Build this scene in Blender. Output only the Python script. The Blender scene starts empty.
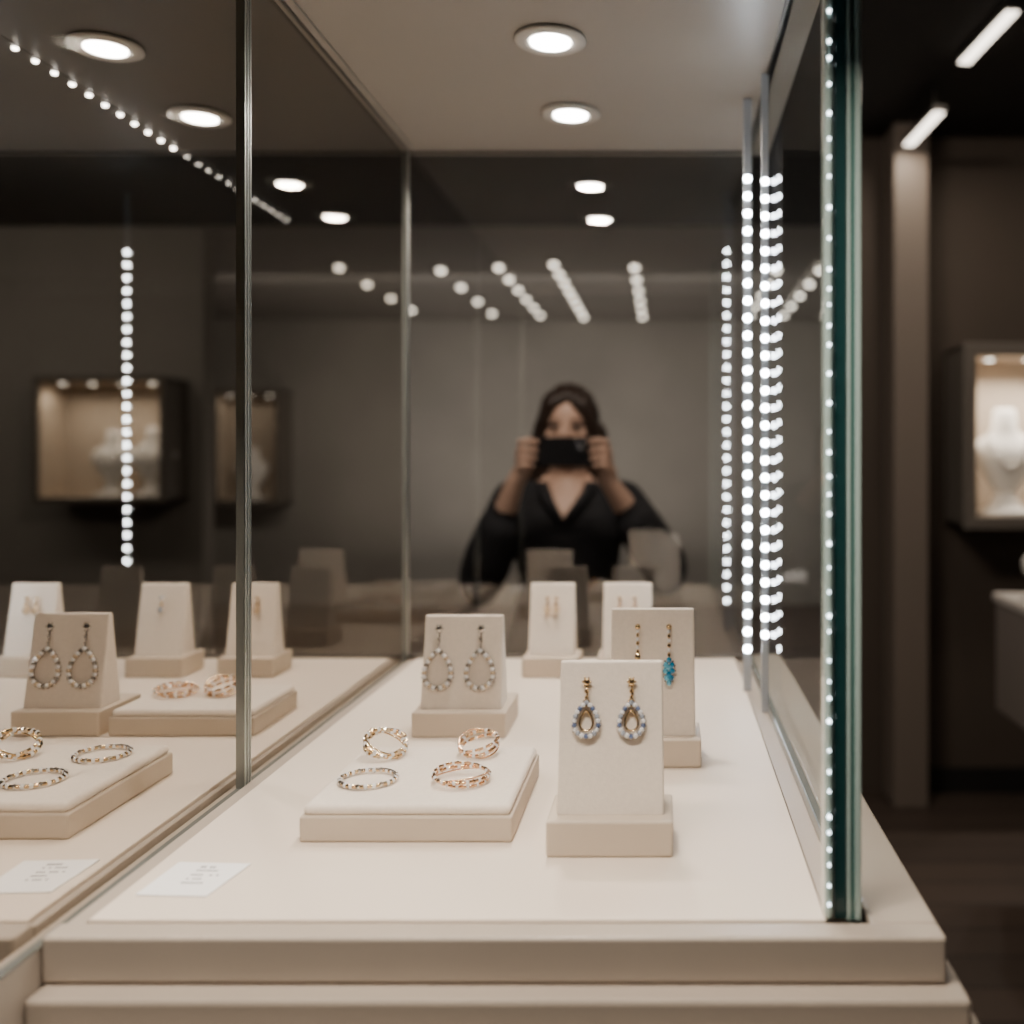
import bpy, bmesh, math, random
from mathutils import Vector, Matrix
random.seed(7)
scene = bpy.context.scene
COL = scene.collection

# ------------------------------------------------------------------ materials
def mat(name, color, rough=0.6, metal=0.0, spec=0.5, bump=None, var=None, emis=None, coat=0.0, sheen=0.0, trans=0.0, ior=1.5):
    m = bpy.data.materials.new(name); m.use_nodes = True
    nt = m.node_tree; b = nt.nodes['Principled BSDF']
    b.inputs['Base Color'].default_value = (*color, 1)
    b.inputs['Roughness'].default_value = rough
    b.inputs['Metallic'].default_value = metal
    b.inputs['Specular IOR Level'].default_value = spec
    b.inputs['Coat Weight'].default_value = coat
    b.inputs['Sheen Weight'].default_value = sheen
    b.inputs['Transmission Weight'].default_value = trans
    b.inputs['IOR'].default_value = ior
    if emis:
        b.inputs['Emission Color'].default_value = (*emis[0], 1)
        b.inputs['Emission Strength'].default_value = emis[1]
    tc = nt.nodes.new('ShaderNodeTexCoord')
    if bump:
        n = nt.nodes.new('ShaderNodeTexNoise'); n.inputs['Scale'].default_value = bump[0]; n.inputs['Detail'].default_value = 4
        bp = nt.nodes.new('ShaderNodeBump'); bp.inputs['Strength'].default_value = bump[1]; bp.inputs['Distance'].default_value = bump[2]
        nt.links.new(tc.outputs['Object'], n.inputs['Vector'])
        nt.links.new(n.outputs['Fac'], bp.inputs['Height']); nt.links.new(bp.outputs['Normal'], b.inputs['Normal'])
    if var:
        n2 = nt.nodes.new('ShaderNodeTexNoise'); n2.inputs['Scale'].default_value = var[0]; n2.inputs['Detail'].default_value = 5
        cr = nt.nodes.new('ShaderNodeValToRGB')
        k = var[1]
        cr.color_ramp.elements[0].position = .3; cr.color_ramp.elements[1].position = .7
        cr.color_ramp.elements[0].color = (*[c*(1-k) for c in color], 1)
        cr.color_ramp.elements[1].color = (*[min(1, c*(1+k)) for c in color], 1)
        nt.links.new(tc.outputs['Object'], n2.inputs['Vector'])
        nt.links.new(n2.outputs['Fac'], cr.inputs['Fac']); nt.links.new(cr.outputs['Color'], b.inputs['Base Color'])
    return m

def glassmat(name, fac, tint, gl=(1, 1, 1), rough=0.0):
    m = bpy.data.materials.new(name); m.use_nodes = True
    nt = m.node_tree; nt.nodes.clear()
    o = nt.nodes.new('ShaderNodeOutputMaterial'); mx = nt.nodes.new('ShaderNodeMixShader')
    t = nt.nodes.new('ShaderNodeBsdfTransparent'); g = nt.nodes.new('ShaderNodeBsdfGlossy')
    t.inputs[0].default_value = (*tint, 1); g.inputs['Color'].default_value = (*gl, 1); g.inputs['Roughness'].default_value = rough
    mx.inputs[0].default_value = fac
    nt.links.new(t.outputs[0], mx.inputs[1]); nt.links.new(g.outputs[0], mx.inputs[2]); nt.links.new(mx.outputs[0], o.inputs[0])
    return m

def emat(name, col, s):
    m = bpy.data.materials.new(name); m.use_nodes = True
    nt = m.node_tree; nt.nodes.clear()
    o = nt.nodes.new('ShaderNodeOutputMaterial'); e = nt.nodes.new('ShaderNodeEmission')
    e.inputs[0].default_value = (*col, 1); e.inputs[1].default_value = s
    nt.links.new(e.outputs[0], o.inputs[0]); return m

M = {}
M['platform'] = mat('cream_leatherette', (.78, .68, .575), .55, bump=(260, .08, .001), var=(3, .03))
M['velvet'] = mat('ivory_velvet', (.80, .715, .62), .85, bump=(900, .4, .0008), sheen=.15, var=(260, .035))
M['velvet2'] = mat('beige_leatherette', (.57, .485, .39), .6, bump=(700, .15, .0005))
M['ledge'] = mat('beige_lacquer', (.42, .36, .30), .4, var=(5, .04))
M['gap'] = mat('shadow_gap', (.04, .035, .03), .7)
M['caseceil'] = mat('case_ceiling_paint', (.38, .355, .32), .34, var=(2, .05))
M['caseceild'] = mat('case_ceiling_dimmed_copy', (.14, .13, .115), .42, var=(2, .05))  # darker copy of the case ceiling, dimness of its reflection put into colour
M['alu'] = mat('brushed_aluminium', (.62, .62, .60), .3, 1.0)
M['alum'] = mat('satin_aluminium_seam', (.50, .53, .52), .3, 1.0)
M['alud'] = mat('dark_aluminium', (.16, .15, .14), .4, .8)
M['edgegrey'] = mat('polished_glass_edge', (.26, .28, .27), .2, .3)
M['post_glow'] = mat('led_post_added_glow', (.42, .43, .44), .35, .7, emis=((.80, .90, 1.0), .08))  # weak emission on the post imitates the bloom around the LEDs
M['trimwhite'] = mat('white_lamp_trim', (.60, .58, .54), .4)
M['chrome'] = mat('silver', (.78, .76, .73), .18, 1.0)
M['darksilver'] = mat('oxidised_silver', (.40, .38, .36), .22, 1.0)
M['gold'] = mat('rose_gold', (.82, .54, .33), .18, 1.0)
M['gold2'] = mat('yellow_gold', (.72, .53, .30), .18, 1.0)
M['dia'] = mat('diamond', (.95, .95, .97), .05, .1, 1.0, coat=1.0)
M['blue'] = mat('blue_sapphire', (.14, .19, .34), .06, .1, 1.0, coat=1.0)
M['lblue'] = mat('pale_blue_topaz', (.42, .47, .56), .06, .2, 1.0, coat=1.0)
M['turq'] = mat('turquoise_gem', (.01, .20, .38), .08, 0, 1.0, coat=1.0)
M['turq2'] = mat('aqua_gem', (.10, .42, .60), .08, 0, 1.0, coat=1.0)
M['amber'] = mat('champagne_gem', (.72, .56, .38), .08, .2, 1.0, coat=1.0)
M['card'] = mat('white_card', (.93, .93, .93), .6)
M['ink'] = mat('grey_ink', (.18, .18, .19), .7)
M['led'] = emat('led_dot', (.86, .93, 1.0), 75)
M['led_soft'] = emat('led_dot_soft', (.86, .95, 1.0), 12)
M['lamp'] = emat('downlight_glow', (1, .94, .86), 34)
M['spot'] = emat('spot_glow', (1, .90, .76), 7)
M['track'] = emat('led_track_glow', (1, .94, .86), 18)
M['tube'] = emat('linear_light_glow', (1, .88, .74), 5)
M['teal_dark'] = mat('dark_teal_glass_edge', (.010, .042, .042), .3, coat=.2)
M['teal'] = mat('teal_glass_edge', (.10, .22, .20), .12, coat=1.0)
M['teal_light'] = mat('pale_teal_glass_edge', (.40, .52, .48), .12, coat=1.0)
M['glass_side'] = glassmat('dimming_side_glass', .0008, (.74, .715, .68), (1, .97, .93))  # tint dims the compartment that stands in for this glass's reflection
M['glass_back'] = glassmat('reflective_back_glass', .125, (.82, .81, .79), (1, .99, .97))
M['glass_right'] = glassmat('right_side_glass', .09, (.88, .90, .89), (1, 1, 1), 0.0)
M['glass_plain'] = glassmat('clear_glass', .0, (1, 1, 1))
M['wall'] = mat('taupe_plaster', (.30, .278, .250), .8, var=(1.2, .12), bump=(20, .1, .01))
M['walld'] = mat('dark_brown_wall', (.085, .064, .049), .7, var=(1.5, .1))
M['pillar'] = mat('taupe_pillar', (.21, .17, .14), .55)
M['black'] = mat('black_panel', (.012, .011, .010), .6)
M['ceil'] = mat('ceiling_lit_copy', (.26, .24, .22), .8)  # far ceiling, its lit look put into a lighter colour
M['ceild'] = mat('ceiling_shaded_copy', (.018, .016, .015), .8)  # near ceiling, unlit darkness put into the colour
M['frame'] = mat('taupe_frame', (.16, .14, .12), .4)
M['niche'] = mat('niche_cream', (.50, .42, .335), .7)
M['bust'] = mat('ivory_bust', (.86, .82, .76), .6)
M['counter'] = mat('counter_top_white', (.62, .57, .52), .4)
M['cabinet'] = mat('counter_cabinet_taupe', (.20, .17, .15), .5)
M['skin'] = mat('skin', (.62, .40, .30), .5, var=(30, .04))
M['cloth'] = mat('black_cloth', (.010, .010, .013), .85, bump=(60, .3, .004))
M['hair'] = mat('dark_brown_hair', (.030, .017, .012), .45, bump=(140, .6, .004))
M['lip'] = mat('lips', (.35, .09, .08), .4)
M['eyew'] = mat('eye_white', (.70, .67, .65), .2)
M['iris'] = mat('iris', (.03, .015, .01), .1)
M['phone'] = mat('black_phone', (.006, .006, .008), .25, coat=.3)
M['lens'] = mat('phone_lens', (.02, .02, .03), .03, coat=1)
M['trouser'] = mat('dark_trousers', (.014, .014, .018), .85)

fm = bpy.data.materials.new('dark_wood_floor'); fm.use_nodes = True
nt = fm.node_tree; b = nt.nodes['Principled BSDF']; b.inputs['Roughness'].default_value = .5
tc = nt.nodes.new('ShaderNodeTexCoord'); br = nt.nodes.new('ShaderNodeTexBrick')
br.inputs['Color1'].default_value = (.085, .058, .044, 1); br.inputs['Color2'].default_value = (.058, .042, .033, 1)
br.inputs['Mortar'].default_value = (.012, .009, .007, 1); br.inputs['Scale'].default_value = 1.0
br.inputs['Mortar Size'].default_value = .004; br.inputs['Brick Width'].default_value = 1.4; br.inputs['Row Height'].default_value = .16
nt.links.new(tc.outputs['Object'], br.inputs['Vector']); nt.links.new(br.outputs['Color'], b.inputs['Base Color'])
M['floor'] = fm

# ------------------------------------------------------------------ mesh builder
class MB:
    def __init__(s): s.v = []; s.f = []; s.mi = []; s.mats = []; s.sm = []
    def slot(s, m):
        if m not in s.mats: s.mats.append(m)
        return s.mats.index(m)
    def addbm(s, bm, m, smooth=False, mx=None):
        o = len(s.v); i = s.slot(m)
        bm.verts.ensure_lookup_table(); bm.verts.index_update()
        for v in bm.verts: s.v.append(tuple((mx @ v.co) if mx else v.co))
        for f in bm.faces: s.f.append([o+x.index for x in f.verts]); s.mi.append(i); s.sm.append(smooth)
        bm.free()
    def box(s, x0, x1, y0, y1, z0, z1, m, bev=0, seg=2, mx=None):
        bm = bmesh.new(); bmesh.ops.create_cube(bm, size=1)
        for v in bm.verts:
            v.co = Vector((x0 if v.co.x < 0 else x1, y0 if v.co.y < 0 else y1, z0 if v.co.z < 0 else z1))
        if bev: bmesh.ops.bevel(bm, geom=bm.edges[:], offset=bev, segments=seg, affect='EDGES', profile=.5)
        s.addbm(bm, m, False, mx)
    def hexa(s, pts, m, bev=0, seg=2, mx=None):
        bm = bmesh.new(); vs = [bm.verts.new(p) for p in pts]
        for q in ((3, 2, 1, 0), (4, 5, 6, 7), (0, 1, 5, 4), (1, 2, 6, 5), (2, 3, 7, 6), (3, 0, 4, 7)): bm.faces.new([vs[i] for i in q])
        if bev: bmesh.ops.bevel(bm, geom=bm.edges[:], offset=bev, segments=seg, affect='EDGES', profile=.5)
        s.addbm(bm, m, False, mx)
    def sph(s, c, r, m, sub=2, mx=None, smooth=True):
        bm = bmesh.new(); bmesh.ops.create_icosphere(bm, subdivisions=sub, radius=1)
        if not hasattr(r, '__len__'): r = (r, r, r)
        for v in bm.verts: v.co = Vector((c[0]+v.co.x*r[0], c[1]+v.co.y*r[1], c[2]+v.co.z*r[2]))
        s.addbm(bm, m, smooth, mx)
    def tube(s, pts, rad, m, n=8, closed=False, mx=None):
        pts = [Vector(p) for p in pts]; N = len(pts)
        if not hasattr(rad, '__len__'): rad = [rad]*N
        bm = bmesh.new(); rings = []; up = None
        for i, p in enumerate(pts):
            a = pts[(i-1) % N] if (closed or i > 0) else p; c = pts[(i+1) % N] if (closed or i < N-1) else p
            t = (c-a).normalized()
            if up is None:
                up = t.orthogonal().normalized()
            up = (up-t*up.dot(t)).normalized(); w = t.cross(up)
            rings.append([bm.verts.new(p+(up*math.cos(k*2*math.pi/n)+w*math.sin(k*2*math.pi/n))*rad[i]) for k in range(n)])
        R = N if closed else N-1
        for i in range(R):
            A = rings[i]; B = rings[(i+1) % N]
            sh = 0
            if closed and i == N-1:
                sh = min(range(n), key=lambda q: (A[0].co-B[q].co).length)
            for k in range(n):
                bm.faces.new((A[k], A[(k+1) % n], B[(k+1+sh) % n], B[(k+sh) % n]))
        if not closed:
            bm.faces.new(rings[0][::-1]); bm.faces.new(rings[-1])
        s.addbm(bm, m, True, mx)
    def cap(s, a, c, ra, rc, m):
        a = Vector(a); c = Vector(c)
        s.tube([a, c], [ra, rc], m, 16); s.sph(a, ra, m, 3); s.sph(c, rc, m, 3)
    def caps(s, pts, rad, m):
        for i in range(len(pts)-1): s.cap(pts[i], pts[i+1], rad[i], rad[i+1], m)
    def lathe(s, prof, m, n=32, c=(0, 0, 0), sy=1.0, mx=None):
        bm = bmesh.new(); rings = []
        for r, z in prof:
            rings.append([bm.verts.new((c[0]+r*math.cos(k*2*math.pi/n), c[1]+sy*r*math.sin(k*2*math.pi/n), c[2]+z)) for k in range(n)])
        for i in range(len(rings)-1):
            for k in range(n): bm.faces.new((rings[i][k], rings[i][(k+1) % n], rings[i+1][(k+1) % n], rings[i+1][k]))
        bm.faces.new(rings[0][::-1]); bm.faces.new(rings[-1])
        s.addbm(bm, m, True, mx)
    def loft(s, rings, m, n=28):
        bm = bmesh.new(); R = []
        for cx, cy, cz, rx, ry in rings:
            R.append([bm.verts.new((cx+rx*math.cos(k*2*math.pi/n), cy+ry*math.sin(k*2*math.pi/n), cz)) for k in range(n)])
        for i in range(len(R)-1):
            for k in range(n): bm.faces.new((R[i][k], R[i][(k+1) % n], R[i+1][(k+1) % n], R[i+1][k]))
        bm.faces.new(R[0][::-1]); bm.faces.new(R[-1])
        s.addbm(bm, m, True)
    def build(s, name, loc=(0, 0, 0), rot=(0, 0, 0), parent=None):
        me = bpy.data.meshes.new(name); me.from_pydata(s.v, [], s.f)
        for m in s.mats: me.materials.append(m)
        for p, i, q in zip(me.polygons, s.mi, s.sm): p.material_index = i; p.use_smooth = q
        me.update()
        o = bpy.data.objects.new(name, me); COL.objects.link(o)
        o.location = loc; o.rotation_euler = rot
        if parent: o.parent = parent
        return o

def empty(name, loc=(0, 0, 0), rot=(0, 0, 0)):
    o = bpy.data.objects.new(name, None); COL.objects.link(o); o.location = loc; o.rotation_euler = rot; o.empty_display_size = .05
    return o

def remesh(o, vox, smooth=4, mat_fn=None, mats=None):
    r = o.modifiers.new('r', 'REMESH'); r.mode = 'VOXEL'; r.voxel_size = vox; r.use_smooth_shade = True
    if smooth:
        sm = o.modifiers.new('s', 'SMOOTH'); sm.factor = .5; sm.iterations = smooth
    dg = bpy.context.evaluated_depsgraph_get(); dg.update()
    me = bpy.data.meshes.new_from_object(o.evaluated_get(dg))
    o.modifiers.clear(); o.data = me
    if mats:
        me.materials.clear()
        for m in mats: me.materials.append(m)
    for p in me.polygons:
        p.use_smooth = True
        if mat_fn: p.material_index = mat_fn(p.center)
    return o

def area(name, loc, rot, size, power, col=(1, .92, .83), shape='RECTANGLE', sy=None, spread=180, parent=None):
    l = bpy.data.lights.new(name, 'AREA'); l.shape = shape; l.size = size
    if sy: l.size_y = sy
    l.energy = power; l.color = col; l.spread = math.radians(spread)
    o = bpy.data.objects.new(name, l); COL.objects.link(o); o.location = loc; o.rotation_euler = rot
    if parent:
        o.parent = parent
    return o

# ------------------------------------------------------------------ room shell
def simple(name, *a, **k):
    b = MB(); b.box(*a, **k); return b.build(name)
CE = 2.66
simple('floor', -5, 4, -3, 9.3, -.1, 0, M['floor'])
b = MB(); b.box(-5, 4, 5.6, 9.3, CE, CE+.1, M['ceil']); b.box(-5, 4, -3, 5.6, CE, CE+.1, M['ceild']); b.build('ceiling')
simple('wall_back', -5, 4, 9.3, 9.4, 0, CE, M['wall'])
simple('wall_left', -5.1, -5, -3, 9.3, 0, CE, M['walld'])
simple('wall_right', 4, 4.1, -3, 9.3, 0, CE, M['walld'])
simple('wall_front', -5, 4, -3.1, -3, 0, CE, M['walld'])
simple('wall_partition', .72, 4, 4.07, 4.2, 0, CE, M['walld'])  # right wall; its end left of the pillar stands in for shop darkness
simple('wall_partition_left', -5, -2.60, 5.62, 5.75, 0, CE, M['wall'])  # added wall, carries the vitrine built for a reflection
simple('baseboard_partition', 1.02, 4, 4.05, 4.07, 0, .1, M['black'])
b = MB()
b.box(.885, 1.018, 3.88, 4.07, 0, CE, M['pillar'], .004)
b.build('pillar')

# ------------------------------------------------------------------ showcase
P = 1.0375
TOP = 1.839
case = empty('glass_display_case', (0, 0, 0))
b = MB()
b.box(-.405, .165, .67, 1.60, .10, 1.004, M['ledge'], .003)
b.box(-.38, .14, .70, 1.57, 0, .10, M['gap'])
b.build('cabinet_body', parent=case)
b = MB()
b.box(-.409, .195, .636, 1.62, .985, 1.006, M['ledge'], .003)
b.box(-.409, .205, .622, 1.63, .90, .984, M['ledge'], .004)
b.build('lower_moulding', parent=case)
b = MB()
b.box(-.409, .184, .654, .676, 1.007, P, M['ledge'], .0025, 3)
b.box(.138, .184, .676, 1.61, 1.007, P, M['ledge'], .0025, 3)
b.box(-.409, .138, 1.587, 1.61, 1.007, P, M['ledge'], .002)
b.box(-.409, .138, .676, 1.587, 1.007, 1.024, M['gap'])
b.build('top_ledge', parent=case)
b = MB()
b.box(-.393, .109, .6800, 1.578, 1.0245, P, M['platform'], .0012)
b.build('display_platform', parent=case)
b = MB()
b.box(-.409, -.3955, .676, 1.587, 1.0245, 1.034, M['ledge'], .001)
b.box(.1115, .129, .70, 1.587, 1.0245, 1.031, M['ledge'], .001)
b.box(.129, .137, .70, 1.587, 1.0245, 1.040, M['alum'], .001)
b.build('edge_rails', parent=case)
b = MB()
b.box(-.425, -.4105, .30, 1.60, 0, 1.030, M['ledge'], .002)
b.build('side_panel', parent=case)

def pane(name, x0, x1, y0, y1, z0, z1, mface, axis, par):
    me = bpy.data.meshes.new(name)
    vs = [(x0, y0, z0), (x1, y0, z0), (x1, y1, z0), (x0, y1, z0), (x0, y0, z1), (x1, y0, z1), (x1, y1, z1), (x0, y1, z1)]
    fs = [(3, 2, 1, 0), (4, 5, 6, 7), (0, 1, 5, 4), (1, 2, 6, 5), (2, 3, 7, 6), (3, 0, 4, 7)]
    inner = {'+x': 3, '-x': 5, '-y': 2}[axis]; outer = {'+x': 5, '-x': 3, '-y': 4}[axis]
    me.from_pydata(vs, [], fs)
    for m in (mface, M['glass_plain'], M['edgegrey']): me.materials.append(m)
    for i, p in enumerate(me.polygons): p.material_index = 0 if i == inner else (1 if i == outer else 2)
    o = bpy.data.objects.new(name, me); COL.objects.link(o); o.parent = par
    return o
pane('side_glass', -.418, -.410, .30, .9720, 1.0305, TOP+.05, M['glass_side'], '+x', case)
pane('side_glass_rear', -.418, -.410, .9875, 1.585, 1.0305, TOP+.05, M['glass_side'], '+x', case)
pane('back_glass', -.410, .135, 1.5855, 1.5915, 1.0385, TOP, M['glass_back'], '-y', case)
pane('right_glass', .1305, .1365, .703, 1.585, 1.0405, TOP, M['glass_right'], '-x', case)
b = MB()
b.box(-.4130, -.4093, .9722, .9738, 1.0305, TOP, M['alum'])
b.box(-.4130, -.4102, .9740, .9790, 1.0305, TOP, M['edgegrey'])
b.box(-.4130, -.4093, .9792, .9806, 1.0305, TOP, M['alum'])
b.box(-.4130, -.4102, .9808, .9855, 1.0305, TOP, M['edgegrey'])
b.box(-.4130, -.4093, .9857, .9873, 1.0305, TOP, M['alum'])
b.build('side_seam', parent=case)
b = MB()
b.box(.1085, .1145, .684, .700, P, TOP, M['teal_light'], .001)
b.box(.1150, .1235, .684, .704, P-.002, TOP, M['teal_dark'], .001)
b.box(.1238, .1260, .682, .702, P-.002, TOP, M['teal_light'], .0006)
b.box(.1263, .1290, .683, .702, P-.002, TOP, M['teal'], .0006)
b.box(.1293, .1333, .682, .702, P-.002, TOP, M['teal_light'], .0008)
b.build('front_glass_edge', parent=case)
b = MB()
b.box(-.4095, -.4060, 1.5815, 1.585, P, TOP, M['alum'], .0006)
b.box(.1260, .1300, 1.581, 1.585, P, TOP, M['alum'], .0006)
b.box(-.4085, .130, 1.582, 1.585, TOP-.004, TOP, M['alud'])
b.box(-.4085, .130, 1.579, 1.585, P, P+.004, M['alud'])
b.box(-.4095, -.4065, .40, 1.58, TOP-.003, TOP, M['alud'])
b.box(-.3965, -.3950, .40, 1.58, TOP-.0015, TOP, M['alum'])
b.box(.127, .130, .70, 1.58, TOP-.003, TOP, M['alud'])
b.build('corner_posts', parent=case)
b = MB()
b.box(-.4185, .165, .40, 1.61, TOP, TOP+.16, M['caseceil'], .003)
b.box(-.409, .165, .475, .483, TOP-.045, TOP, M['caseceil'], .001)  # front lip added as a baffle, hides the fill from the back glass
b.build('canopy', parent=case)

# twin compartment built in place of the reflection in the left glass
reflected_case = empty('glass_display_case', (0, 0, 0))
XL = -1.75
b = MB()
b.box(XL+.01, -.430, .67, 1.60, .10, 1.004, M['ledge'], .003); b.box(XL+.03, -.45, .70, 1.57, 0, .10, M['gap'])
b.box(XL, -.4265, .636, 1.62, .90, 1.006, M['ledge'], .003)
b.box(XL, -.4265, .654, .676, 1.007, P, M['ledge'], .0025, 3); b.box(XL, -.4265, 1.587, 1.61, 1.007, P, M['ledge'], .002)
b.box(XL, -.4265, .676, 1.587, 1.007, 1.024, M['gap'])
b.build('cabinet', parent=reflected_case)
b = MB(); b.box(XL+.02, -.434, .679, 1.578, 1.0245, P, M['platform'], .0012); b.box(-.4325, -.4265, .676, 1.587, 1.0245, 1.035, M['ledge'], .001)
b.build('display_platform', parent=reflected_case)
b = MB(); b.box(XL, -.4195, .40, 1.61, TOP, TOP+.16, M['caseceild'], .003); b.box(XL, -.4195, .475, .483, TOP-.045, TOP, M['caseceild'], .001)  # dimmed ceiling copy; lip repeats the added baffle
b.build('canopy', parent=reflected_case)
pane('back_glass', XL, -.4185, 1.5855, 1.5915, 1.0385, TOP, M['glass_back'], '-y', reflected_case)
pane('left_glass', XL, XL+.006, .70, 1.585, 1.0405, TOP, M['glass_right'], '+x', reflected_case)
b = MB(); b.box(XL+.006, -.419, 1.582, 1.585, TOP-.004, TOP, M['alud']); b.box(XL+.006, -.419, 1.579, 1.585, P, P+.004, M['alud'])
b.build('edge_trim', parent=reflected_case)
b = MB()
b.box(-.775, -.765, 1.13, 1.577, TOP-.001, TOP, M['caseceild'])
y = 1.145
while y < 1.575:
    b.sph((-.770, y, TOP-.002), (.0040, .0040, .0028), M['track'], 2); y += .0380
b.build('led_track', parent=reflected_case)

def downlight(x, y, power, par=None):
    b = MB()
    b.lathe([(.0, -.0005), (.030, -.0005), (.041, -.0015), (.0415, -.004), (.038, -.006), (.027, -.006), (.0235, -.003), (.0, -.003)], M['trimwhite'], 40)
    b.lathe([(.0, -.0042), (.0235, -.0042), (.0235, -.0062), (.0, -.0062)], M['lamp'], 32)
    o = b.build('recessed_downlight', (x, y, TOP))
    area('lamp', (0, 0, -.008), (0, 0, 0), .042, power, (1, .88, .755), 'DISK', spread=165, parent=o)
    return o
for y in (1.159, 1.405): downlight(-.134, y, 3.0)
for y in (1.178, 1.417): downlight(-.660, y, 2.1)  # this pair stands in for the reflected downlights
area('front_fill', (-.134, .445, TOP-.004), (math.radians(14), 0, 0), .42, 10.5, (1, .88, .755), sy=.03, parent=case)  # unseen fill added to brighten the platform
area('front_fill', (-.78, .445, TOP-.004), (math.radians(14), 0, 0), .6, 6.5, (1, .88, .755), sy=.03, parent=reflected_case)  # another added fill, for the stand-in compartment

def ledstrip(name, x, y, z0, z1, pitch, r, m, double=True, w=.005, seg=None, parent=None, jit=0, body=None):
    b = MB()
    b.box(x-w, x+w, y, y+.004, z0, z1, body or M['post_glow'], .0006)
    z = z0+.01
    while z < z1-.008:
        if seg is None or seg[0] <= z <= seg[1]:
            rr = r*(1+random.uniform(-jit, jit))
            b.sph((x, y-.0008, z), (rr, .0016, rr), m, 2)
            if double: b.sph((x, y+.0048, z), (rr, .0016, rr), m, 2)
        z += pitch*(1+random.uniform(-jit, jit))
    return b.build(name, parent=parent)
ledstrip('led_strip', .1100, 1.350, 1.0380, 1.838, .0235, .0050, M['led'], True, .0055, (1.085, 1.745), case)
ledstrip('led_strip', .1250, 1.262, 1.0315, 1.838, .0220, .0047, M['led'], False, .0045, (1.11, 1.720), case)
ledstrip('led_strip', .1108, .6800, P+.0005, 1.838, .0160, .0010, M['led_soft'], False, .0016, None, case, .35, M['teal_light'])
ledstrip('led_strip', -.985, 1.340, 1.0380, 1.838, .0235, .0060, M['led'], True, .0055, (1.085, 1.745), reflected_case)  # out of view, added only for its mirror image in the back glass

# ------------------------------------------------------------------ stands
def stand(x, y, bw, bd, pw, ph, rot=0, bh=.0285, lean=.020, td=.042):
    b = MB()
    b.box(-bw/2, bw/2, 0, bd, 0, bh, M['velvet2'], .0022, 3)
    y0 = .014
    tw = pw*.485
    b.hexa([(-pw/2, y0, bh-.001), (pw/2, y0, bh-.001), (pw/2, y0+td, bh-.001), (-pw/2, y0+td, bh-.001),
            (-tw, y0+lean, bh+ph), (tw, y0+lean, bh+ph), (tw, y0+lean+.007, bh+ph), (-tw, y0+lean+.007, bh+ph)], M['velvet'], .0018, 3)
    b.build('earring_stand', (x, y, P+.0002), (0, 0, math.radians(rot)))
    th = math.atan2(lean, ph)
    def place(mb, name, ex, t, off=.0026):
        loc = Matrix.Translation((x, y, P)) @ Matrix.Rotation(math.radians(rot), 4, 'Z') @ Vector((ex, y0+lean*t-off, bh+ph*t))
        return mb.build(name, loc, (-th, 0, math.radians(rot)))
    return place

def teardrop(w, h, n=60):
    pts = []
    for i in range(n):
        a = 2*math.pi*i/n
        pts.append((w/2*math.sin(a)*math.sin(a/2)**.6*1.08, h/2*math.cos(a)))
    return pts
def resample(pts, k):
    L = [0]
    n = len(pts)
    for i in range(n):
        a = pts[i]; c = pts[(i+1) % n]; L.append(L[-1]+math.dist(a, c))
    out = []
    for j in range(k):
        s = L[-1]*j/k; i = 0
        while L[i+1] < s: i += 1
        t = (s-L[i])/(L[i+1]-L[i]+1e-12); a = pts[i]; c = pts[(i+1) % n]
        out.append((a[0]+(c[0]-a[0])*t, a[1]+(c[1]-a[1])*t))
    return out
def earring_tear(w, h, metal, gems, bead, stem=.018, k=24, inner=True, stud=None, studr=.0034, neckm=None):
    b = MB(); stud = stud or gems[0]; neckm = neckm or metal
    b.sph((0, -.001, 0), (studr*.9, .0022, studr), stud, 2, smooth=False)
    for a in range(6):
        b.sph((studr*math.cos(a*math.pi/3), -.0006, studr*1.1*math.sin(a*math.pi/3)), .0010, neckm, 1)
    b.tube([(0, 0, -.003), (.0010, -.0012, -stem*.5), (0, -.0003, -stem)], .0010, neckm, 6)
    b.sph((0, -.001, -stem*.45), .0021, neckm, 1, smooth=False)
    b.sph((0, -.001, -stem*.75), .0017, stud, 1, smooth=False)
    b.tube([(.0026*math.cos(t*math.pi/6), -.0005, -stem-.0002+.0026*math.sin(t*math.pi/6)) for t in range(12)], .0007, neckm, 6, True)
    zc = -stem-h/2
    P2 = teardrop(w, h)
    b.tube([(p[0], 0, zc+p[1]) for p in P2], bead*.75, metal, 8, True)
    for i, p in enumerate(resample(P2, k)):
        b.sph((p[0], -.0011, zc+p[1]), bead, gems[i % len(gems)], 1, smooth=False)
        b.sph((p[0]*1.15, 0, zc+p[1]*1.12), bead*.5, metal, 1)
        b.sph((p[0]*.86, -.0006, zc+p[1]*.88), bead*.42, metal, 1)
    if inner:
        P3 = teardrop(w*.55, h*.60)
        b.tube([(p[0], 0, zc-.001+p[1]) for p in P3], bead*.4, neckm, 6, True)
    return b
def smallear(metal, gem):
    b = MB(); b.sph((0, -.001, 0), .0034, gem, 2, smooth=False); b.tube([(0, 0, 0), (0, 0, -.016)], .0009, metal, 6)
    b.sph((0, -.0014, -.0085), .0028, metal, 1, smooth=False); b.sph((0, -.0014, -.017), (.0038, .0028, .0050), gem, 2, smooth=False)
    for i in range(8):
        a = i*math.pi/4; b.sph((.0046*math.cos(a), -.0006, -.017+.006*math.sin(a)), .0012, metal, 1)
    return b

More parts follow.
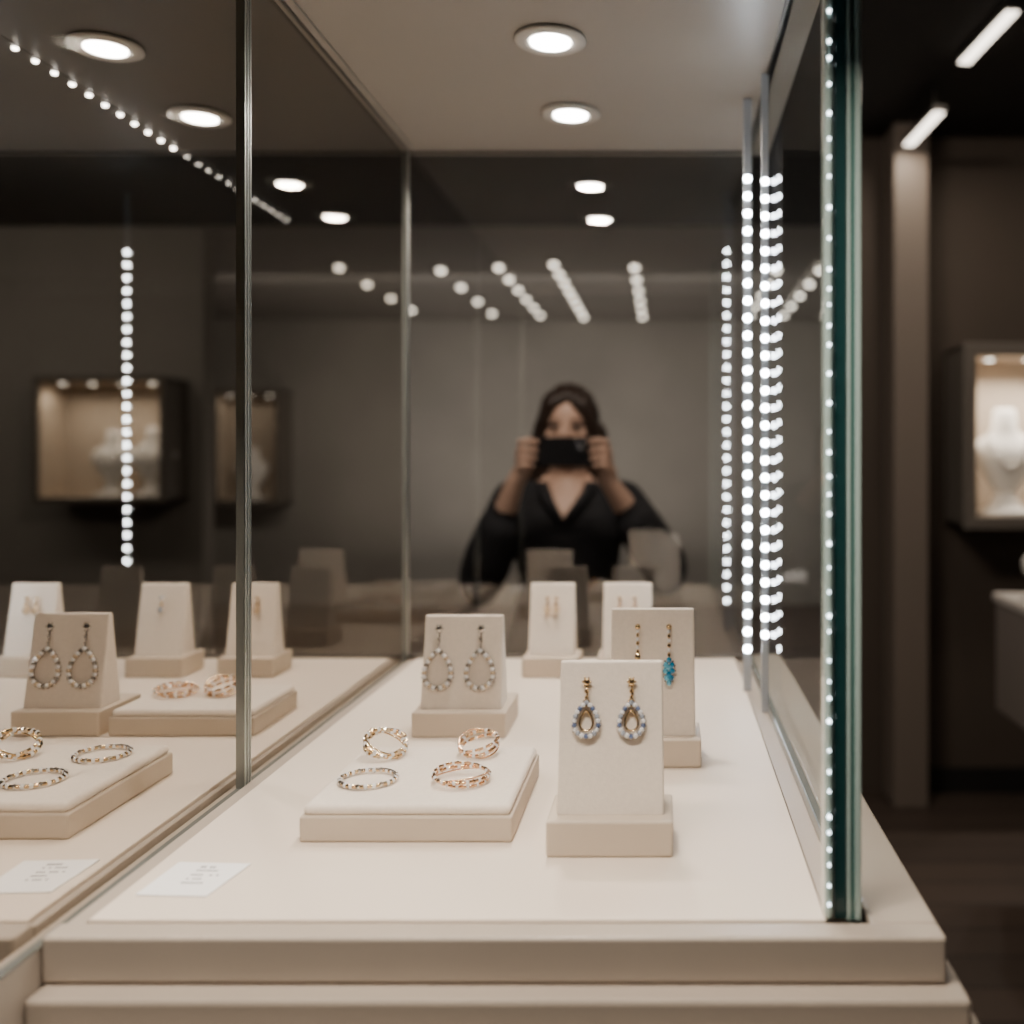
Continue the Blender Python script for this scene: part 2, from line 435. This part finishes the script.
pl = stand(-.0445, .785, .100, .066, .086, .119, 0)
g1 = [M['lblue'], M['dia'], M['blue'], M['dia']]
for ex in (-.0200, .0165):
    pl(earring_tear(.0215, .0265, M['darksilver'], g1, .0023, .0165, 20, True, M['gold2'], .0032, M['gold2']), 'teardrop_earring', ex, .87)
def bigpair(pl, xs=(-.0275, .0205)):
    for ex in xs:
        pl(earring_tear(.0335, .042, M['darksilver'], [M['dia'], M['darksilver'], M['dia'], M['amber']], .0030, .025, 26, False, M['chrome'], .0042, M['darksilver']), 'teardrop_earring', ex, .86)
bigpair(stand(-.2335, 1.124, .106, .10, .093, .104, 0))
pl = stand(-.0140, 1.0146, .100, .070, .089, .128, 0)
b = MB()
b.sph((0, -.001, 0), .0030, M['gold2'], 2)
for i in range(6):
    b.sph((0, -.0012, -.0045-.0042*i), (.0020, .0016, .0023), (M['dia'], M['gold2'])[i % 2], 1, smooth=False)
b.tube([(0, 0, 0), (0, 0, -.028)], .0007, M['gold2'], 6)
b.sph((0, -.0012, -.031), (.0030, .002, .0046), M['gold2'], 2, smooth=False)
pl(b, 'drop_earring', -.0155, .86)
b = MB()
b.sph((0, -.001, 0), .0030, M['gold2'], 2)
b.tube([(0, 0, 0), (0, 0, -.034)], .0008, M['gold2'], 6)
for i in range(6): b.sph((0, -.0012, -.0048-.0048*i), (.0021, .0018, .0024), (M['dia'], M['gold2'])[i % 2], 1, smooth=False)
for j, (dx, dz) in enumerate(((0, -.034), (-.0032, -.039), (.0032, -.039), (-.0036, -.045), (.0036, -.045), (0, -.0415), (0, -.0485), (-.0024, -.052), (.0024, -.052), (0, -.057))):
    b.sph((dx, -.0016, dz), (.0027, .0022, .0032), (M['turq'], M['turq2'])[j % 2], 2, smooth=False)
for i in range(14):
    a = i*math.pi/7; b.sph((.0066*math.cos(a), -.0008, -.0455+.0130*math.sin(a)), .0012, M['darksilver'], 1)
pl(b, 'drop_earring', .0170, .86)
pl = stand(-.1660, 1.433, .082, .070, .067, .103, 0)
for ex in (-.0065, .0065): pl(smallear(M['gold2'], M['amber']), 'stud_earring', ex, .80, .0045)
pl = stand(-.0560, 1.435, .086, .070, .073, .103, 0)
for ex in (-.011, .011): pl(smallear(M['gold'], M['amber']), 'stud_earring', ex, .80, .0045)
bigpair(stand(-.6900, 1.128, .100, .092, .090, .106, 0), (-.022, .0205))  # this stand and the loop below replace reflected stands
for x, g in ((-.735, M['lblue']), (-.603, M['amber']), (-.925, M['amber'])):
    pl = stand(x, 1.433, .082, .072, .070, .103, 0)
    for ex in ((.000,) if g is M['lblue'] else (-.0065, .0075)): pl(smallear(M['gold2'], g), 'stud_earring', ex, .80, .0045)

# ------------------------------------------------------------------ ring trays
def tray(x, y, w=.174, d=.176):
    b = MB()
    b.box(-w/2, w/2, 0, d, 0, .0215, M['velvet2'], .0022, 3)
    b.box(-w/2+.002, w/2-.002, .002, d-.002, .0205, .0295, M['velvet'], .0045, 4)
    b.build('ring_display_tray', (x, y, P+.0002))
tray(-.2126, .816)
tray(-.5785, .822)  # this tray and the following one replace reflected trays
tray(-.5480, 1.130, .165, .135)
TZ = P+.0299
def ring(x, y, R, bands, rot=0):
    b = MB(); n = 72
    for tx, ty, bead, metal, gems, rf in bands:
        mx = Matrix.Rotation(math.radians(rot), 4, 'Z') @ Matrix.Rotation(math.radians(tx), 4, 'X') @ Matrix.Rotation(math.radians(ty), 4, 'Y')
        r = R*rf
        pts = [(r*math.cos(2*math.pi*i/n), r*math.sin(2*math.pi*i/n), 0) for i in range(n)]
        b.tube(pts, bead*.66, metal, 8, True, mx)
        if gems:
            k = int(2*math.pi*r/(bead*2.35))
            for i in range(k):
                a = 2*math.pi*i/k
                b.sph((r*math.cos(a), r*math.sin(a), 0), bead, gems[i % len(gems)], 1, mx, smooth=False)
    mz = min(v[2] for v in b.v)
    return b.build('jewelled_ring', (x, y, TZ-mz))
C, D, G, G2, A, DS = M['chrome'], M['dia'], M['gold'], M['gold2'], M['amber'], M['darksilver']
def r_sil(x, y): ring(x, y, .0240, [(0, 0, .0027, G2, [D, D, C], 1), (3, -3, .0013, DS, None, .97)])
def r_rose(x, y): ring(x, y, .0240, [(0, 0, .0023, G, [D, G], 1), (8, 6, .0019, G, [G, D], .98), (-5, -6, .0012, G, None, 1.0)])
def r_tilt(x, y): ring(x, y, .0195, [(20, 22, .0029, G2, [D, C, D, G2], 1), (24, 1, .0026, G2, [D, D, A], .98), (6, 26, .0012, G2, None, 1.02)])
def r_tilt2(x, y): ring(x, y, .0185, [(24, -6, .0026, G, [D, G2, D, A], 1), (6, -14, .0021, G, [G, D], 1.0), (28, 12, .0014, G, None, 1.02)])
r_sil(-.2620, .880); r_rose(-.1800, .880); r_tilt(-.2680, .956); r_tilt2(-.1800, .962)
r_sil(-.5560, .880); r_tilt(-.6200, .955); r_sil(-.5380, .955)  # rings for the trays that stand in for reflections
r_rose(-.5900, 1.205); r_tilt2(-.5350, 1.205)

def card(x, y, rot):
    b = MB()
    b.hexa([(-.028, -.030, 0), (.024, -.030, 0), (.029, .028, 0), (-.028, .028, 0), (-.028, -.030, .001), (.024, -.030, .001), (.029, .028, .001), (-.028, .028, .001)], M['card'])
    for i, (l, yy) in enumerate(((.014, .018), (.020, .012), (.022, .004), (.012, -.003), (.017, -.010))):
        n = int(l/.0024)
        for k in range(n):
            if random.random() < .85:
                b.box(-.006+k*.0024, -.006+k*.0024+.0017, yy, yy+.0022 if i else yy+.003, .001, .00115, M['ink'])
    b.build('price_card', (x, y, P+.0003), (0, 0, math.radians(rot)))
card(-.3505, .745, -3)
card(-.4690, .750, 3)  # copy in place of the card's reflection

# ------------------------------------------------------------------ wall vitrines
def vitrine(x0, x1, z0, z1, yf, busts, power, fr=.05, depth=.28):
    root = empty('wall_vitrine', ((x0+x1)/2, yf, z0))
    w = (x1-x0)/2; h = z1-z0
    b = MB()
    b.box(-w, w, -depth, -depth+.03, 0, fr, M['frame'], .004); b.box(-w, w, -depth, -depth+.03, h-fr, h, M['frame'], .004)
    b.box(-w, -w+fr, -depth, -depth+.03, fr, h-fr, M['frame'], .004); b.box(w-fr, w, -depth, -depth+.03, fr, h-fr, M['frame'], .004)
    b.box(-w+.005, -w+.02, -depth+.03, 0, .005, h-.005, M['frame']); b.box(w-.02, w-.005, -depth+.03, 0, .005, h-.005, M['frame'])
    b.box(-w+.005, w-.005, -depth+.03, 0, .005, .02, M['frame']); b.box(-w+.005, w-.005, -depth+.03, 0, h-.02, h-.005, M['frame'])
    b.build('frame', parent=root)
    b = MB()
    b.box(-w+.02, w-.02, -.015, -.002, .02, h-.02, M['niche'])
    b.box(-w+.02, w-.02, -depth+.03, -.015, .02, fr-.002, M['niche'])
    b.box(-w+.02, -w+fr-.005, -depth+.03, -.015, fr, h-fr, M['niche']); b.box(w-fr+.005, w-.02, -depth+.03, -.015, fr, h-fr, M['niche'])
    b.box(-w+.02, w-.02, -depth+.03, -.015, h-fr+.002, h-.02, M['niche'])
    b.build('niche', parent=root)
    for bx, sc in busts:
        b = MB()
        b.lathe([(0, 0), (.085*sc, 0), (.085*sc, .012*sc), (.05*sc, .022*sc), (.035*sc, .05*sc), (.03*sc, .075*sc), (0, .075*sc)], M['bust'], 28)
        b.loft([(0, 0, .06*sc, .030*sc, .03*sc), (0, 0, .09*sc, .055*sc, .035*sc), (0, -.005*sc, .14*sc, .085*sc, .045*sc), (0, -.002*sc, .19*sc, .105*sc, .045*sc),
                (0, .004*sc, .215*sc, .095*sc, .038*sc), (0, .008*sc, .235*sc, .060*sc, .032*sc), (0, .01*sc, .255*sc, .040*sc, .03*sc), (0, .01*sc, .31*sc, .034*sc, .028*sc), (0, .01*sc, .318*sc, .028*sc, .024*sc)], M['bust'])
        for i in range(21):
            t = -1+2*i/20
            b.sph((t*.062*sc, (-.055+.03*abs(t)**2)*sc, (.145+.09*t*t)*sc), .0055*sc, M['chrome'], 1)
        b.build('necklace_bust', (bx, -.15, fr), parent=root)
    b = MB()
    n = max(2, int(w*2/.16))
    for i in range(n):
        xx = -w+fr+(i+.5)*(2*w-2*fr)/n
        b.lathe([(0, 0), (.024, 0), (.024, -.006), (0, -.006)], M['trimwhite'], 16, (xx, -.19, h-fr))
        b.lathe([(0, -.005), (.016, -.005), (.016, -.009), (0, -.009)], M['spot'], 16, (xx, -.19, h-fr))
        area('vitrine_lamp', (xx, -.19, h-fr-.012), (0, 0, 0), .03, power/n, (1, .89, .76), 'DISK', spread=150, parent=root)
    b.build('lamps', parent=root)
    return root
vitrine(1.13, 1.83, 1.087, 1.795, 4.07, [(-.150, 1.3), (.17, .9)], 5.5)
vitrine(-4.10, -3.47, .94, 1.99, 9.29, [(0, 1.5)], .35)
vitrine(-3.383, -2.676, 1.121, 1.80, 5.615, [(.01, 1.15), (.23, 1.2)], 1.9, .03)  # built in place of the right vitrine's reflection

root = empty('display_counter', (0, 0, 0))
b = MB()
b.box(1.076, 1.95, 2.20, 3.30, .885, .914, M['counter'], .006)
b.build('countertop', parent=root)
b = MB()
b.box(1.085, 1.94, 2.22, 3.29, .53, .884, M['cabinet'], .006)
b.box(1.079, 1.085, 2.25, 2.74, .54, .875, M['cabinet'], .002); b.box(1.079, 1.085, 2.75, 3.27, .54, .875, M['cabinet'], .002)
b.box(1.35, 1.80, 2.40, 3.1, 0, .53, M['black'])
b.build('cabinet', parent=root)
b = MB()
b.lathe([(0, 0), (.05, 0), (.055, .008), (.012, .02), (.010, .07), (.04, .085), (.045, .12), (.03, .145), (0, .15)], M['bust'], 28)
b.build('jewellery_pedestal', (1.15, 3.10, .9142))

# ------------------------------------------------------------------ shop ceiling lights
for (xa, ya, xb, yb, zt) in ((.965, 3.25, .995, 2.857, CE), (.929, 3.84, .948, 3.46, 2.58)):
    L = math.dist((xa, ya), (xb, yb)); ang = math.atan2(yb-ya, xb-xa)
    b = MB(); b.box(-L/2, L/2, -.024, .024, -.022, 0, M['alud'], .003); b.box(-L/2+.01, L/2-.01, -.019, .019, -.028, -.020, M['tube'], .003)
    if zt < CE:
        for q in (-L*.35, L*.35): b.tube([(q, 0, -.002), (q, 0, CE-zt)], .003, M['alud'], 8)
    o = b.build('linear_ceiling_light', ((xa+xb)/2, (ya+yb)/2, zt), (0, 0, ang))
    area('lamp', (0, 0, -.035), (0, 0, 0), L-.03, 1.7, (1, .87, .72), sy=.032, parent=o)

b = MB()
rows = [(-2.19, 6.7, 8.6, 4), (-1.53, 6.8, 8.8, 4), (-1.12, 6.7, 8.9, 6), (-.74, 6.6, 9.0, 8), (-.21, 6.7, 9.0, 6), (.75, 6.8, 8.9, 5), (1.05, 6.8, 8.9, 5)]
for x, y0, y1, n in rows:
    for i in range(n):
        y = y0+(y1-y0)*i/(n-1)
        b.lathe([(0, 0), (.06, 0), (.06, -.012), (.05, -.016), (0, -.016)], M['alud'], 20, (x, y, CE))
        b.sph((x, y, CE-.018), (.026, .026, .022), M['spot'], 2)
b.build('ceiling_spotlights')

area('back_wall_fill', (-1.2, 7.0, CE-.05), (math.radians(28), 0, 0), 4.0, 50, (1, .93, .85), sy=.3)  # unseen fill added to brighten the back wall
area('ceiling_fill', (-.9, 8.2, .4), (math.radians(180), 0, 0), 3.5, 24, (1, .91, .82), sy=.6)  # added fill, lifts the far ceiling from below without a fixture
area('side_wall_fill', (-3.6, 4.2, CE-.05), (math.radians(32), 0, 0), 2.4, 11, (1, .91, .80), sy=.3)  # fixtureless area light added to lift the left partition
area('woman_fill', (-.3, 1.95, CE-.05), (math.radians(35), 0, 0), .6, 24, (1, .88, .76), sy=.3)  # added unseen light, brightens the woman
area('aisle_fill', (1.7, 3.0, CE-.05), (math.radians(8), 0, 0), 1.2, 3.6, (1, .86, .72), sy=.3)  # area light without fixture, sets brightness of right wall and pillar

# ------------------------------------------------------------------ woman photographing: her reflection built as a figure behind the glass
WX, WY = -.280, 2.86
woman = empty('woman', (WX, WY, 0))
b = MB(); K = M['cloth']
b.loft([(0, .0, .74, .165, .115), (0, 0, .82, .180, .125), (0, 0, .90, .165, .115), (0, 0, .99, .138, .098), (0, -.008, 1.08, .150, .112), (0, -.014, 1.14, .162, .122),
        (0, -.006, 1.20, .168, .105), (0, .002, 1.245, .150, .085), (0, .008, 1.275, .095, .068), (0, .010, 1.30, .058, .056), (0, .004, 1.36, .050, .052)], K)
HX = {1: .128, -1: .118}
EL = {1: (.272, -.09, 1.065), -1: (-.225, -.10, 1.035)}
for s in (-1, 1):
    sh = Vector((s*.160, .0, 1.232)); el = Vector(EL[s]); wr = Vector((s*HX[s], -.218, 1.292)); mid = el.lerp(wr, .50)
    b.caps([(s*.07, .005, 1.262), sh, sh.lerp(el, .55)+Vector((0, -.005, .006)), el], [.045, .060, .064, .066], K)
    b.caps([el, el.lerp(wr, .2), mid], [.066, .068, .060], K)
    b.caps([el+Vector((s*.015, .012, -.02)), el+Vector((s*.005, -.015, -.035))], [.052, .055], K)
    b.caps([mid, mid.lerp(wr, .5), wr], [.038, .032, .025], K)
    b.caps([(s*.09, 0, .80), (s*.085, -.01, .45), (s*.08, .015, .10)], [.092, .062, .045], K)
body = b.build('body', parent=woman)
def bodymat(c):
    x, y, z = c
    if z > 1.288 and abs(x) < .085 and y > -.10: return 1
    if y < 0.02 and 1.185 < z <= 1.30 and abs(x) < .006+.46*(z-1.185) and y > -.16 and abs(x) < .055: return 1
    s = 1 if x > 0 else -1
    if y < -.15 and abs(x) < .25:
        a = Vector(EL[s]); d = Vector((s*HX[s], -.218, 1.292))-a
        t = (Vector((x, y, z))-a).dot(d)/d.length_squared
        if t > .73 and abs(x) > .08: return 1
    elif abs(x) > .10 and z > 1.26 and y < -.12: return 1
    if z < .76: return 2
    return 0
remesh(body, .0085, 3, bodymat, [M['cloth'], M['skin'], M['trouser']])
b = MB()
for s in (-1, 1):
    pts = [(s*.074, -.055, 1.285), (s*.058, -.092, 1.25), (s*.034, -.112, 1.22), (s*.016, -.126, 1.195), (s*.002, -.134, 1.172)]
    b.tube(pts, [.010, .013, .014, .012, .008], M['cloth'], 10)
b.build('lapels', parent=woman)
b = MB()
for s in (-1, 1):
    b.caps([(s*.08, .03, .04), (s*.085, -.07, .035), (s*.09, -.14, .028)], [.040, .038, .027], M['phone'])
sh = b.build('shoes', parent=woman); remesh(sh, .008, 2, None, [M['phone']])
zs = min(v.co.z for v in sh.data.vertices)
for v in sh.data.vertices: v.co.z -= zs

b = MB(); S = M['skin']
b.sph((0, .004, 1.462), (.070, .088, .088), S, 4)
b.sph((0, -.022, 1.415), (.058, .066, .075), S, 4)
b.sph((0, -.046, 1.362), (.030, .032, .022), S, 3)
for s in (-1, 1):
    b.sph((s*.036, -.056, 1.418), (.024, .022, .022), S, 3)
    b.caps([(s*.050, -.006, 1.388), (s*.022, -.050, 1.358)], [.018, .017], S)
    b.caps([(s*.012, -.078, 1.462), (s*.045, -.066, 1.460)], [.006, .005], S)
    b.sph((s*.075, .010, 1.428), (.008, .016, .027), S, 3)
b.caps([(0, -.082, 1.452), (0, -.098, 1.418)], [.008, .012], S)
for s in (-1, 1): b.sph((s*.010, -.092, 1.413), .008, S, 2)
b.caps([(0, .012, 1.38), (0, .010, 1.30)], [.050, .052], S)
head = b.build('head', parent=woman); remesh(head, .0045, 3, None, [S])
b = MB()
for s in (-1, 1):
    b.sph((s*.030, -.078, 1.441), (.013, .009, .0060), M['eyew'], 3)
    b.sph((s*.030, -.0860, 1.441), (.0062, .0025, .0060), M['iris'], 2)
    b.tube([(s*.014, -.088, 1.456), (s*.030, -.091, 1.461), (s*.047, -.079, 1.456)], [.002, .0034, .0018], M['hair'], 6)
    b.tube([(s*.017, -.085, 1.444), (s*.030, -.090, 1.4485), (s*.044, -.080, 1.443)], .0022, M['hair'], 6)
b.build('eyes', parent=woman)
b = MB()
b.tube([(-.022, -.078, 1.388), (-.008, -.088, 1.391), (0, -.089, 1.389), (.008, -.088, 1.391), (.022, -.078, 1.388)], [.002, .004, .0035, .004, .002], M['lip'], 8)
b.tube([(-.020, -.078, 1.386), (0, -.087, 1.381), (.020, -.078, 1.386)], [.002, .005, .002], M['lip'], 8)
b.build('lips', parent=woman)
b = MB(); H = M['hair']
b.sph((0, .026, 1.472), (.088, .094, .100), H, 4)
for s in (-1, 1):
    b.caps([(s*.008, -.058, 1.526), (s*.042, -.062, 1.504), (s*.069, -.046, 1.45), (s*.082, -.020, 1.37), (s*.092, .000, 1.30), (s*.086, -.004, 1.235)],
           [.019, .022, .022, .025, .029, .018], H)
    b.caps([(s*.060, .035, 1.42), (s*.066, .055, 1.32), (s*.060, .070, 1.22)], [.050, .048, .026], H)
b.caps([(0, .06, 1.42), (0, .075, 1.30), (0, .08, 1.20)], [.062, .050, .028], H)
hair = b.build('hair', parent=woman); remesh(hair, .006, 2, None, [H])
for v in hair.data.vertices:
    n = .0018*math.sin(v.co.x*190+3*math.sin(v.co.z*22)); v.co += v.normal*n
b = MB()
PX0, PX1 = -.078, .104
b.box(PX0, PX1, -.2495, -.2405, 1.332, 1.410, M['phone'], .004, 3)
b.box(.040, .070, -.2515, -.2490, 1.370, 1.402, M['phone'], .001, 2)
for dx, dz in ((.048, 1.394), (.063, 1.394), (.055, 1.379)): b.lathe([(0, 0), (.006, 0), (.006, .002), (0, .002)], M['lens'], 20, mx=Matrix.Translation((dx, -.2515, dz)) @ Matrix.Rotation(math.radians(90), 4, 'X'))
b.build('smartphone', parent=woman)
for s in (-1, 1):
    ed = PX1 if s > 0 else PX0
    def X(d): return ed+s*d
    b = MB()
    wr = (s*HX[s], -.218, 1.292)
    b.caps([wr, (X(.022), -.226, 1.320)], [.024, .024], S)
    b.caps([(X(.020), -.222, 1.320), (X(.020), -.236, 1.376)], [.020, .014], S)
    b.caps([(X(.024), -.238, 1.320), (X(.024), -.246, 1.372)], [.014, .012], S)
    for i, (z, L) in enumerate(((1.396, .9), (1.374, .85), (1.353, .78), (1.333, .62))):
        b.caps([(X(.022), -.240, z-.004), (X(.020), -.262, z), (X(.020)-s*.022*L, -.2665, z+.004), (X(.020)-s*.036*L, -.2610, z+.003), (X(.020)-s*.046*L, -.2588, z)],
               [.0090, .0086, .0079, .0073, .0066], S)
    b.caps([(X(.018), -.218, 1.324), (X(.010), -.221, 1.346), (X(-.010), -.2275, 1.356), (X(-.024), -.2315, 1.360)], [.014, .011, .0095, .008], S)
    h = b.build('hand_l' if s > 0 else 'hand_r', parent=woman); remesh(h, .0026, 2, None, [S])

# ------------------------------------------------------------------ world + camera
w = bpy.data.worlds.new('World'); scene.world = w; w.use_nodes = True
w.node_tree.nodes['Background'].inputs[0].default_value = (1, .9, .8, 1)
w.node_tree.nodes['Background'].inputs[1].default_value = .01
cam = bpy.data.cameras.new('camera'); co = bpy.data.objects.new('camera', cam); COL.objects.link(co)
co.location = (0, 0, 1.35); co.rotation_euler = (math.radians(90), 0, 0)
cam.sensor_width = 36; cam.lens = 35.16
cam.shift_x = -(666-512)/1024; cam.shift_y = -(512-460)/1024
cam.clip_start = .02; cam.clip_end = 60
cam.dof.use_dof = True; cam.dof.focus_distance = .92; cam.dof.aperture_fstop = 2.9
scene.camera = co
